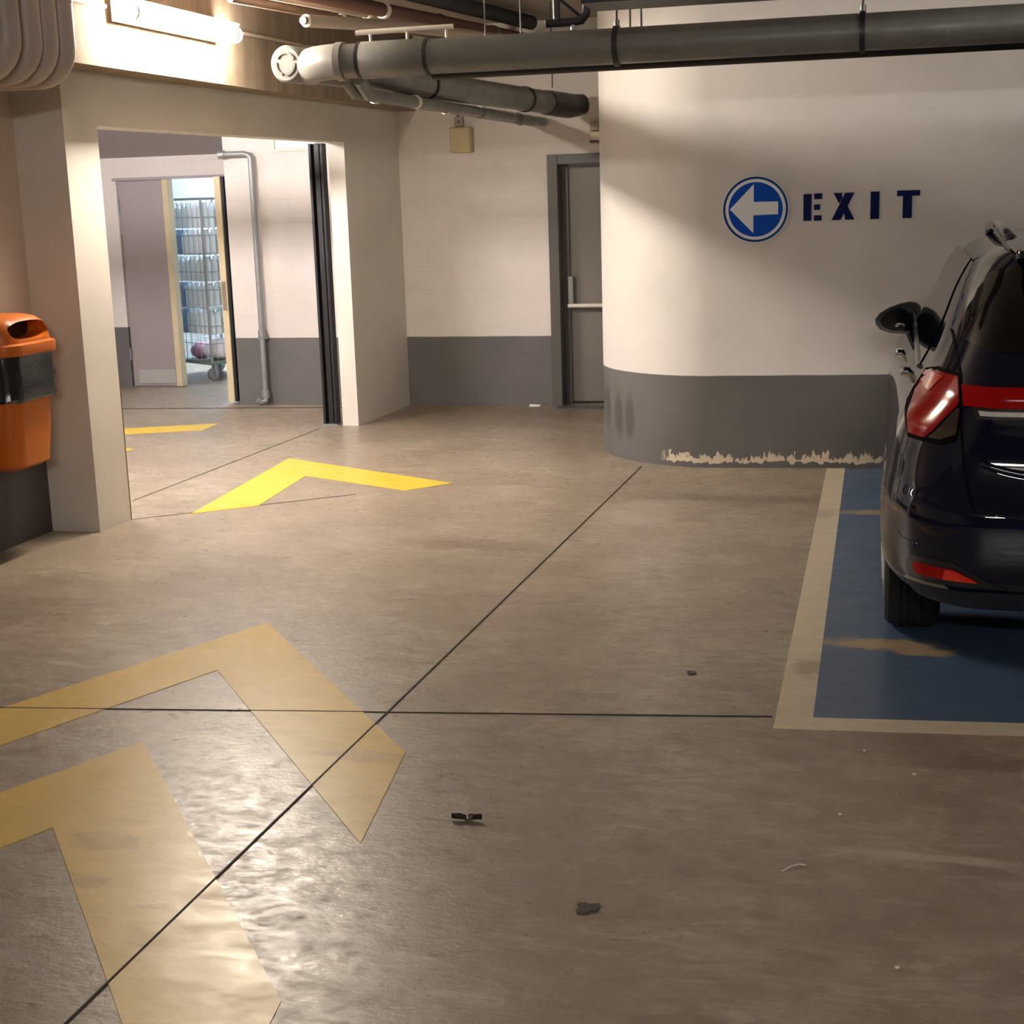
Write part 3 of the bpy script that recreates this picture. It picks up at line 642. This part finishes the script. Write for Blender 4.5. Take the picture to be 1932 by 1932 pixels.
for z, dw in ((.335, .008), (.35, .016), (.40, .010), (.45, .014), (.50, .008), (.55, .012), (.575, .006)):
    lin.append([(x * (1 + random.uniform(-.006, .018)), y * (1 + random.uniform(-.008, .012)), z + random.uniform(-.006, .006)) for x, y in rrect(.202 + dw, .008, .264 + dw, .085, 10)])
obj('bin_liner', G().grid(lin, True), MT['bag'], bn, 25)
lid = shell([(.555, .222, .0, .296, .10), (.575, .226, .0, .30, .10), (.605, .224, .0, .298, .10), (.612, .205, .0, .278, .09), (.66, .198, .004, .272, .09), (.70, .186, .008, .258, .09), (.725, .165, .015, .228, .085), (.738, .13, .03, .18, .07), (.742, .08, .05, .12, .04)])
lido = obj('bin_lid', lid, MT['orange'], bn, 50)
mouth = []
for k in range(36):
    a = 2 * math.pi * k / 36
    mouth.append((160e-3 * math.copysign(abs(math.cos(a)) ** .7, math.cos(a)), .668 + .044 * math.copysign(abs(math.sin(a)) ** .7, math.sin(a))))
def cut(o, g):              # carve g out of o at build time
    t = obj('cutter', g, MT['orange'], None, 0); t.matrix_world = Matrix.Translation(bn.location)
    m = o.modifiers.new('cut', 'BOOLEAN'); m.object = t; m.solver = 'EXACT'
    bpy.context.view_layer.update(); dg = bpy.context.evaluated_depsgraph_get()
    me = bpy.data.meshes.new_from_object(o.evaluated_get(dg)); o.modifiers.clear(); o.data = me
    me.shade_smooth(); me.set_sharp_from_angle(angle=math.radians(40)); bpy.data.objects.remove(t)
n = len(mouth); cg = G().add([(.14, y, z) for y, z in mouth] + [(.40, y, z) for y, z in mouth], [tuple(range(n))[::-1], tuple(range(n, 2 * n))] + [(k, (k + 1) % n, n + (k + 1) % n, n + k) for k in range(n)])
cut(lido, cg)
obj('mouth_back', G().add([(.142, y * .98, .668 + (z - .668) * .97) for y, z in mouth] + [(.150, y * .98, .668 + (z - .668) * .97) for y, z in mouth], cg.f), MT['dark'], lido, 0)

# ------------------------------------------------------------------ lamps
def lamp(label, mat, loc, rz=0, L=1.36, group='fluorescent tube lamps'):
    t = thing('tube_lamp', label, 'lamp', loc, rz, group)
    h = L / 2
    obj('diffuser', G().tube([(0, -h, 0), (0, -h + .008, 0), (0, -h + .025, 0), (0, -h + .05, 0), (0, h - .05, 0), (0, h - .025, 0), (0, h - .008, 0), (0, h, 0)], [.020, .034, .043, .046, .046, .043, .034, .020], 20), MT[mat], t)
    bk = G().box((-.078, -h + .03, -.046), (-.050, h - .03, .050)); bk.box((-.078, -h + .03, .047), (.03, h - .03, .060)); obj('back_plate', bk, MT['wpipe'], t, 0)
    for k in (-1, 1): obj('end_ring', G().tube([(0, k * (h - .075) - .01, 0), (0, k * (h - .075) + .01, 0)], .0475, 20), MT['cream'], t)
    return t
la = lamp('lit warm tube lamp on the stained beam', 'lampA', (-3.662, 7.455, 2.59), 0, 1.31)
for k in (-.48, .48): obj('bracket', G().box((-.116, k - .02, .0), (-.078, k + .02, .04)), MT['wpipe'], la, 0)
lamp('lit tube lamp under the ceiling above the parked car', 'lampB', (1.9, 5.6, 2.82), math.pi / 2)
lamp('lit tube lamp on the ceiling behind the viewer', 'lampC', (.3, -2.0, 2.75), math.pi / 2)
lf_ = lamp('unseen cool white fill lamp added in the far room to light the rounded wall', 'fillF', (-8.2, 8.6, 2.46), 0)  # added out of view to throw cool light on the rounded wall
for k in (-.5, .5): obj('suspension', G().cyl((0, k, .05), (0, k, .49), .004, 6), MT['steel'], lf_)
ld = lamp('lit tube lamp hung from the far room ceiling', 'lampD', (-5.4, 8.2, 2.50), math.pi / 2)
for k in (-.5, .5): obj('suspension', G().cyl((0, k, .05), (0, k, .45), .004, 6), MT['steel'], ld)
lamp('lit cool tube lamp on the store room ceiling', 'lampE', (-6.2, 14.2, 2.12), math.pi / 2, 1.2)
tag(obj('conduit_pipe', G().tube([(-3.755, 6.2, 2.612), (-3.755, 6.80, 2.612)], .011, 10), MT['wpipe']), 'short white conduit left of the tube lamp on the beam', 'conduit', 'white conduits on the beam')
tag(obj('conduit_pipe', G().tube([(-3.755, 8.25, 2.632), (-3.745, 9.6, 2.645)], .011, 10), MT['tan']), 'tan conduit running right from the tube lamp along the beam', 'conduit', 'white conduits on the beam')
tag(obj('shade_pipe', G().tube([(-9.3, 8.9, 2.286), (-4.20, 8.9, 2.286)], .036, 14), MT['wpipe']), 'unseen white pipe added to cast a shade band on the far room wall', 'pipe')  # added out of view to cast the shade band on the far wall

# ------------------------------------------------------------------ pipes under the ceiling
R_ = .083
mp = thing('drain_pipe', 'thick grey drain pipe hung across below the ceiling', 'pipe', (0, 7.2, 2.33))
obj('pipe_run', G().tube([(-2.70, 0, 0), (6.2, 0, 0)], R_, 28), MT['grey'], mp)
obj('coupling', G().tube([(-2.595, 0, 0), (-2.59, 0, 0), (-2.26, 0, 0), (-2.245, 0, 0)], [R_ + .002, R_ + .006, R_ + .006, R_ + .001], 28), MT['grey'], mp)
for x in (-2.60, -2.25): obj('rubber_ring', G().tube([(x - .008, 0, 0), (x + .008, 0, 0)], R_ + .007, 28), MT['black'], mp)
# bend into the pipe running away
bend = [(-2.68, 0, 0)] + [(-2.68 - .28 * math.sin(math.radians(a)), .30 - .30 * math.cos(math.radians(a)), .002) for a in (12, 25, 40, 55, 70)]
obj('elbow', G().tube(bend, [R_ + .006] + [R_ + .003] * 5, 28), MT['pale'], mp)
obj('elbow_collar', G().tube([(-2.72, 0, 0), (-2.70, 0, 0), (-2.685, 0, 0)], R_ + .011, 28), MT['pale'], mp)
for x in (-1.315, -.185, .9):
    c = obj('pipe_clamp', G().tube([(x - .012, 0, 0), (x + .012, 0, 0)], R_ + .010, 28), MT['black'], mp)
    obj('clamp_bolt', G().cyl((x, 0, R_), (x, 0, R_ + .035), .014, 10), MT['steel'], c)
yd = Vector((.63, 3.90, -.06)).normalized()
bp = thing('branch_pipe', 'grey branch pipe with a round screw cap running back to the block wall', 'pipe', (-3.03, 7.30, 2.342), -math.atan2(.63, 3.90))
LY = 3.90
obj('pipe_run', G().tube([(0, .03, 0), (0, LY, -.045)], R_ - .003, 28), MT['grey'], bp)
obj('hub', G().tube([(0, .02, 0), (0, .05, 0), (0, .24, 0), (0, .26, 0)], [R_ - .01, R_ + .008, R_ + .008, R_], 28), MT['pale'], bp)
cp = obj('screw_cap', G().lathe([(.05, -.022), (.082, -.022), (.092, -.012), (.092, .02), (.08, .025)], (0, 0, 0), 'y', 36), MT['pale'], bp, 30)
rg = G()
for a0, a1 in ((20, 150), (170, 250), (275, 360)):
    for k in range(12):
        a, b = math.radians(a0 + (a1 - a0) * k / 12), math.radians(a0 + (a1 - a0) * (k + 1) / 12)
        P = [(r * math.cos(t), y, r * math.sin(t)) for y in (-.029, -.020) for r, t in ((.048, a), (.060, a), (.060, b), (.048, b))]
        rg.add(P, [(0, 1, 2, 3), (7, 6, 5, 4), (0, 4, 5, 1), (1, 5, 6, 2), (2, 6, 7, 3), (3, 7, 4, 0)])
obj('cap_rib', rg, MT['grey'], cp, 0)
for y in (1.55, 3.05): obj('rubber_ring', G().tube([(0, y, -.0115 * y), (0, y + .02, -.0115 * y)], R_ + .006, 28), MT['black'], bp)
obj('far_elbow', G().tube([(0, 3.45, -.04), (0, 3.80, -.045), (0, 3.90, -.045), (.02, 3.99, -.04), (.06, 4.05, -.03)], [R_ + .004, R_ + .008, R_ + .006, R_, R_ - .01], 24), MT['blackpl'], bp)
def thin(pts, r, mat, label, rings=(), name='thin_pipe', group=None):
    t = thing(name, label, 'pipe', pts[0], 0, group); o = Vector(pts[0]); P = [tuple(Vector(p) - o) for p in pts]
    obj('pipe_run', G().tube(P, r, 16), MT[mat], t)
    a, b = Vector(P[0 if len(P) == 2 else -2]), Vector(P[-1])
    for k in rings:
        c = a.lerp(b, k); d = (b - a).normalized() * .018; obj('pipe_clip', G().tube([c - d, c + d], r + .007, 14), MT['wpipe'] if k < .5 else MT['grey'], t)
    return t
GB = 'thin grey pipes below the branch pipe'
thin([(-2.80, 7.50, 2.27), (-2.83, 7.72, 2.212), (-2.75, 11.40, 2.203)], .032, 'grey', 'lowest thin grey pipe below the branch pipe', (.08, .42, .9), group=GB)
thin([(-2.70, 7.42, 2.265), (-2.755, 7.72, 2.202), (-2.66, 11.40, 2.200)], .033, 'grey', 'thin grey pipe directly between the lowest one and the branch pipe', (.2, .55, .8), group=GB)
thin([(-2.3, 7.42, 2.262), (6.2, 7.42, 2.262)], .026, 'black', 'black thin pipe running just behind the thick grey drain pipe')
# open ended and painted pipes high at the back left
thin([(-3.10, 7.75, 2.602), (-2.86, 8.85, 2.66), (-2.65, 10.2, 2.70)], .034, 'tan', 'open ended tan pipe near the beam', ())
oe = COL.objects[-1] if False else None
tag(obj('pipe_mouth', G().cyl((-3.106, 7.722, 2.601), (-3.102, 7.742, 2.602), .022, 14), MT['black']), 'black disc standing in for the shade inside the open tan pipe', 'pipe shade')  # black disc painted in as the shade inside the open pipe
GC = 'pipes running back under the ceiling'
for k, (x, z, r, mt, lb_) in enumerate(((-3.58, 2.86, .034, 'red', 'rust red pipe leftmost under the ceiling'), (-3.42, 2.80, .030, 'brown', 'brown pipe right of the leftmost rust red pipe'),
        (-3.30, 2.74, .026, 'tan', 'tan pipe lowest in the ceiling bundle'), (-3.46, 2.72, .022, 'brown', 'thin brown pipe beside the beam in the ceiling bundle'), (-3.20, 2.755, .042, 'red', 'thick rust red pipe at the right of the ceiling bundle'))):
    thin([(x, 7.6, z), (x + .66, 11.4, z)], r, mt, lb_, (.3, .7), group=GC, name='ceiling_pipe')
thin([(-3.02, 8.2, 2.875), (-2.62, 10.9, 2.875)], .050, 'lagging', 'black lagged pipe with a rounded end under the ceiling', ())
wr = thing('pipe_bracket', 'white rail with short legs standing on the grey drain pipe', 'bracket', (-2.62, 7.2, 2.414))
obj('rail', G().tube([(0, 0, .046), (.03, 0, .048), (.50, 0, .050)], .013, 10), MT['wpipe'], wr)
for x in (.075, .265, .465): obj('leg', G().cyl((x, 0, 0), (x, 0, .046), .008, 8), MT['wpipe'], wr)
# black bracket pipes hanging at the top
hb = thing('black_pipe_hanger', 'black bent pipe pair hanging over the grey drain pipe', 'pipe', (-1.56, 7.2, 2.452))
obj('cross_pipe', G().tube([(-.095, 0, 0), (.02, 0, 0), (.075, 0, .004), (.098, 0, .03), (.10, 0, .06), (.10, 0, .48)], .021, 14), MT['blackpl'], hb)
obj('riser', G().cyl((-.045, 0, 0), (-.045, 0, .48), .018, 14), MT['blackpl'], hb)
obj('brace', G().cyl((-.05, .03, .12), (.07, .03, .02), .009, 8), MT['blackpl'], hb)
obj('stand', G().cyl((.035, 0, -.0375), (.035, 0, 0), .014, 12), MT['steel'], hb)
obj('end_plug', G().cyl((-.105, 0, 0), (-.095, 0, 0), .014, 12), MT['wpipe'], hb)
ct = thing('cable_tray', 'black cable tray hung high at the top right', 'cable tray', (-1.28, 6.5, 2.41))
g = G().box((0, -.30, 0), (5.5, 0, .012)); g.box((0, -.30, .012), (5.5, -.29, .10)); g.box((0, -.01, .012), (5.5, 0, .10)); obj('tray', g, MT['blackpl'], ct, 0)
for k in range(4): obj('cable', G().tube([(.02, -.26 + .06 * k, .03), (5.5, -.26 + .06 * k, .03)], .016, 8), MT['black'], ct)
for x in (.6, 2.6, 4.6): obj('tray_hanger', G().cyl((x, -.15, .01), (x, -.15, .54), .005, 6), MT['steel'], ct)
rod = tag(obj('hanger_rod', G().cyl((0, 0, 0), (0, 0, .50), .005, 8), MT['frame']), 'threaded rod above the first clamp of the grey drain pipe', 'rod', 'thin hanger rods'); rod.location = (-1.315, 7.2, 2.448)
for loc, lb_ in (((-.185, 7.2, 2.448), 'threaded rod above the second clamp of the grey drain pipe'), ((-1.29, 7.42, 2.288), 'left one of two close rods behind the grey drain pipe'),
                ((-1.235, 7.42, 2.288), 'right one of two close rods behind the grey drain pipe'), ((-1.98, 8.0, 2.45), 'thin rod hanging left of the black bent pipes'), ((-2.34, 8.6, 2.45), 'thin rod at the end of the red ceiling pipes'),
                ((-2.36, 10.4, 2.38), 'thin rod holding the far end of the branch pipe')):
    r = rod.copy(); COL.objects.link(r); r.location = loc; r['label'] = lb_; r.scale = (1, 1, (2.95 - loc[2]) / .5)
rod.scale = (1, 1, 1.004)
# four beige bends at the left wall
GD = 'beige pipe bends at the left wall'
def bendpipe(y, label):
    t = thing('pipe_bend', label, 'pipe', (-3.61, y, 2.24), 0, GD)
    P = [(0, 0, .70), (0, 0, .12)] + [(-.12 + .12 * math.cos(math.radians(a)), 0, .12 - .12 * math.sin(math.radians(a))) for a in (15, 30, 45, 60, 75)] + [(-.12, 0, 0), (-.72, 0, 0)]
    obj('pipe_run', G().tube(P, .058, 22), MT['duct'], t)
    obj('socket', G().tube([(0, 0, .30), (0, 0, .31), (0, 0, .40), (0, 0, .41)], [.058, .062, .062, .058], 22), MT['duct'], t)
for y, lb_ in ((5.70, 'beige pipe bend nearest the viewer at the left wall'), (5.86, 'second beige pipe bend from the viewer'), (5.99, 'third beige pipe bend from the viewer'), (6.13, 'beige pipe bend furthest back beside the lit beam')): bendpipe(y, lb_)
# steel downpipe in the far room
dp = thing('downpipe', 'grey steel downpipe on the far room block wall', 'pipe', (-5.11, 11.41, 0))
obj('pipe_run', G().tube([(-.235, 0, 2.055), (-.06, 0, 2.055), (-.02, 0, 2.045), (0, 0, 2.02), (0, 0, 1.97), (0, 0, .09)], .024, 16), MT['steel'], dp)
obj('coupling', G().cyl((0, 0, .57), (0, 0, .63), .033, 16), MT['steel'], dp); obj('coupling', G().cyl((0, 0, .06), (0, 0, .13), .034, 16), MT['steel'], dp)
obj('end_fitting', G().lathe([(.022, -.03), (.034, -.03), (.034, .02), (.026, .03)], (-.25, 0, 2.055), 'x', 14), MT['steel'], dp)
obj('foot_bend', G().tube([(0, 0, .09), (0, -.01, .04), (-.03, -.03, .025), (-.06, -.05, .05)], .024, 12), MT['steel'], dp)
obj('wall_clip', G().box((-.04, .0, .555), (.04, .048, .575)), MT['steel'], dp, 0)

# ------------------------------------------------------------------ roll cage in the store room
RC = thing('roll_cage', 'wire roll cage trolley loaded with bottle packs in the store room', 'trolley', (-6.37, 13.02, 0), math.radians(-32))
# local: near corner at origin, faces along -x (left side) and +x/+y
Wd, Dp, Ht = .78, .62, 1.72
fr_ = G()
for x, y in ((0, 0), (-Wd, 0), (0, Dp), (-Wd, Dp)): fr_.cyl((x, y, .17), (x, y, Ht), .012, 10)
for z in (Ht,):
    for a, b in (((0, 0), (-Wd, 0)), ((-Wd, 0), (-Wd, Dp)), ((0, Dp), (-Wd, Dp)), ((0, 0), (0, Dp))): fr_.cyl((*a, z), (*b, z), .010, 8)
obj('frame', fr_, MT['steel'], RC)
obj('base', G().box((-Wd, 0, .15), (0, Dp, .185)), plain('green_grey_base', (.16, .19, .17), .5), RC, 0, .004)
def mesh_side(a, b, name='wire_panel'):
    g = G(); A, B = Vector((*a, 0)), Vector((*b, 0))
    for k in range(1, 9): p = A.lerp(B, k / 9); g.cyl((p.x, p.y, .18), (p.x, p.y, Ht), .0028, 5)
    for k in range(1, 9): z = .18 + (Ht - .18) * k / 9; g.cyl((A.x, A.y, z), (B.x, B.y, z), .0035, 5)
    obj(name, g, MT['steel'], RC)
mesh_side((0, 0), (-Wd, 0)); mesh_side((0, 0), (0, Dp)); mesh_side((-Wd, 0), (-Wd, Dp))
obj('retaining_bar', G().cyl((0.012, .0, .70), (.012, Dp, .72), .014, 10), plain('pale_blue_bar', (.62, .80, .82), .3), RC)
for x, y in ((-.05, .06), (-Wd + .05, .06), (-.05, Dp - .06), (-Wd + .05, Dp - .06)):
    c = obj('caster', G().box((x - .025, y - .02, .09), (x + .025, y + .02, .15)).box((x - .028, y - .015, .05), (x - .022, y + .015, .12)).box((x + .022, y - .015, .05), (x + .028, y + .015, .12)), MT['steel'], RC, 0)
    obj('caster_wheel', G().lathe([(.03, -.018), (.058, -.018), (.060, 0), (.058, .018), (.03, .018)], (x, y - .02, .060), 'x', 20), plain('grey_caster_rubber', (.20, .19, .19), .6), c)
tr = RC.matrix_basis.copy()
def bottle_pack(mat, loc, label):
    t = thing('bottle_pack', label, 'bottle pack', loc, math.radians(-32), 'bottle packs in the roll cage')
    g = G()
    for i in range(3):
        for j in range(2):
            g.lathe([(.030, 0), (.034, .008), (.034, .10), (.031, .11), (.034, .12), (.034, .17), (.012, .215), (.012, .235)], (-.07 + .07 * i, -.035 + .07 * j, 0), 'z', 10)
    obj('bottles', g, mat, t); obj('film', G().box((-.108, -.072, -.002), (.108, .072, .20)), MT['film'], t, 0, .02)
    return t
pk = [bottle_pack(MT['bottle'], (0, 0, 0), 'x'), bottle_pack(MT['bluebottle'], (0, 0, 0), 'x')]
first = [True, True]
rz = math.radians(-32); ca, sa = math.cos(rz), math.sin(rz)
colname = ('right', 'middle', 'left'); rown = ('', 'bottom', 'second', 'third', 'fourth', 'top')
for row in range(6):
    for c_ in range(3):
        for d_ in range(2):
            if row == 0: continue
            lx, ly = -.125 - .228 * c_, .10 + .17 * d_
            if d_ == 1 and c_ > 0: continue
            lz = .188 + .252 * row; k = 1 if (c_ == 2 and row in (1, 2, 4)) else 0
            loc = (-6.37 + lx * ca - ly * sa, 13.02 + lx * sa + ly * ca, lz)
            lab = '%s pack, %s layer of the roll cage, %s column%s' % ('blue bottle' if k else 'pale bottle', rown[row], colname[c_], ', behind' if d_ else '')
            if first[k]: pk[k].location = loc; pk[k]['label'] = lab; first[k] = False
            else: dup(pk[k], loc, label=lab)
# linen lying at the bottom of the cage
lg = G(); R = []
for i in range(9):
    t = i / 8; R.append([(.16 * math.cos(a) * math.sin(math.pi * (.08 + .9 * t)) * (1 + .12 * math.sin(3 * a + i)), .13 * math.sin(a) * math.sin(math.pi * (.08 + .9 * t)) * (1 + .1 * math.cos(2 * a + i)), .20 * (1 - math.cos(math.pi * t)) / 2) for a in [2 * math.pi * k / 20 for k in range(20)]])
lg.grid(R, True); lg.f.append(tuple(range(20))[::-1]); lg.f.append(tuple(160 + k for k in range(20)))
o = tag(obj('linen_bag', lg, MT['linen']), 'white linen bag at the bottom right of the roll cage', 'bag', 'cloth bags in the roll cage'); o.location = (-6.37 - .16 * ca - .20 * sa, 13.02 - .16 * sa + .20 * ca, .187)
o2 = o.copy(); o2.data = o.data.copy(); o2.data.materials[0] = MT['purple']; COL.objects.link(o2); o2['label'] = 'purple cloth bundle at the bottom of the roll cage beside the white bag'; o2.name = 'cloth_bundle'; o2.scale = (.62, .8, .8)
o2.location = (-6.37 - .43 * ca - .16 * sa, 13.02 - .43 * sa + .16 * ca, .187)

# ------------------------------------------------------------------ litter on the floor
lf = G(); Rw = []
for i in range(11):
    t = i / 10 * 2 - 1; wd = .016 * (1 - abs(t) ** 1.6) * (1 + .35 * math.sin(9 * t)) + .001
    Rw.append([(t * .042, -wd, .003 + .012 * abs(t) + .004), (t * .042, 0, .002 + .003 * abs(t)), (t * .042, wd, .003 + .010 * abs(t) + .006)])
lf.grid(Rw); lf.grid([[(x, y, z + .0012) for x, y, z in r][::-1] for r in Rw])
lfo = thing('dry_leaf', 'curled dark dry leaf on the bare foreground floor', 'leaf', (-1.10, 3.585, 0), .1)
obj('blade', lf, MT['leaf'], lfo); obj('stem', G().tube([(.002, 0, .006), (.0, .0, .020), (-.004, 0, .030)], [.0016, .0016, .002], 6), MT['stone'], lfo)
fk = G(); n = 12; top = [((.030 + .010 * math.sin(2.1 * k)) * math.cos(2 * math.pi * k / n), (.026 + .008 * math.cos(1.7 * k)) * math.sin(2 * math.pi * k / n)) for k in range(n)]
fk.prism(top, 0, .004)
c = tag(obj('paint_flake', fk, MT['chip'], None, 0), 'flat dark flake on the floor, nearer the viewer than the leaf', 'flake'); c.location = (-.676, 3.15, 0); c.rotation_euler = (0, 0, .5)
c2 = c.copy(); COL.objects.link(c2); c2.location = (-.67, 4.93, 0); c2.scale = (.55, .8, .8); c2['label'] = 'small dark flake on the floor left of the blue bay'
tw = tag(obj('twig', G().tube([(-.245, 3.43, .003), (-.225, 3.46, .004), (-.205, 3.475, .004), (-.19, 3.472, .003)], .002, 6), MT['stone']), 'tiny pale bent twig on the foreground floor', 'twig')
pb_ = tag(obj('pebble', G().ball((0, 0, .003), (.006, .004, .0035), 6), MT['stone']), 'tiny white pebble just below the cream bay line', 'pebble', 'tiny white pebbles on the floor')
for i, (loc, lb_) in enumerate((((-.067, 4.28, 0), None), ((.075, 4.12, 0), 'tiny white pebble second from the cream bay line'), ((-.12, 3.80, 0), 'tiny white pebble above the pale twig'), ((.03, 3.01, 0), 'tiny white pebble low in the right foreground'))):
    p = pb_ if i == 0 else pb_.copy(); p.location = loc
    if i: COL.objects.link(p); p['label'] = lb_
sc = tag(obj('paper_scrap', G().add([(-.045, -.012, .001), (.04, -.015, .002), (.05, .012, .014), (-.04, .018, .016), (0, .0, .008)], [(0, 1, 4), (1, 2, 4), (2, 3, 4), (3, 0, 4)]), MT['signw'], None, 0), 'white paper scrap at the foot of the block wall by the door', 'paper'); sc.location = (-2.80, 11.42, 0)
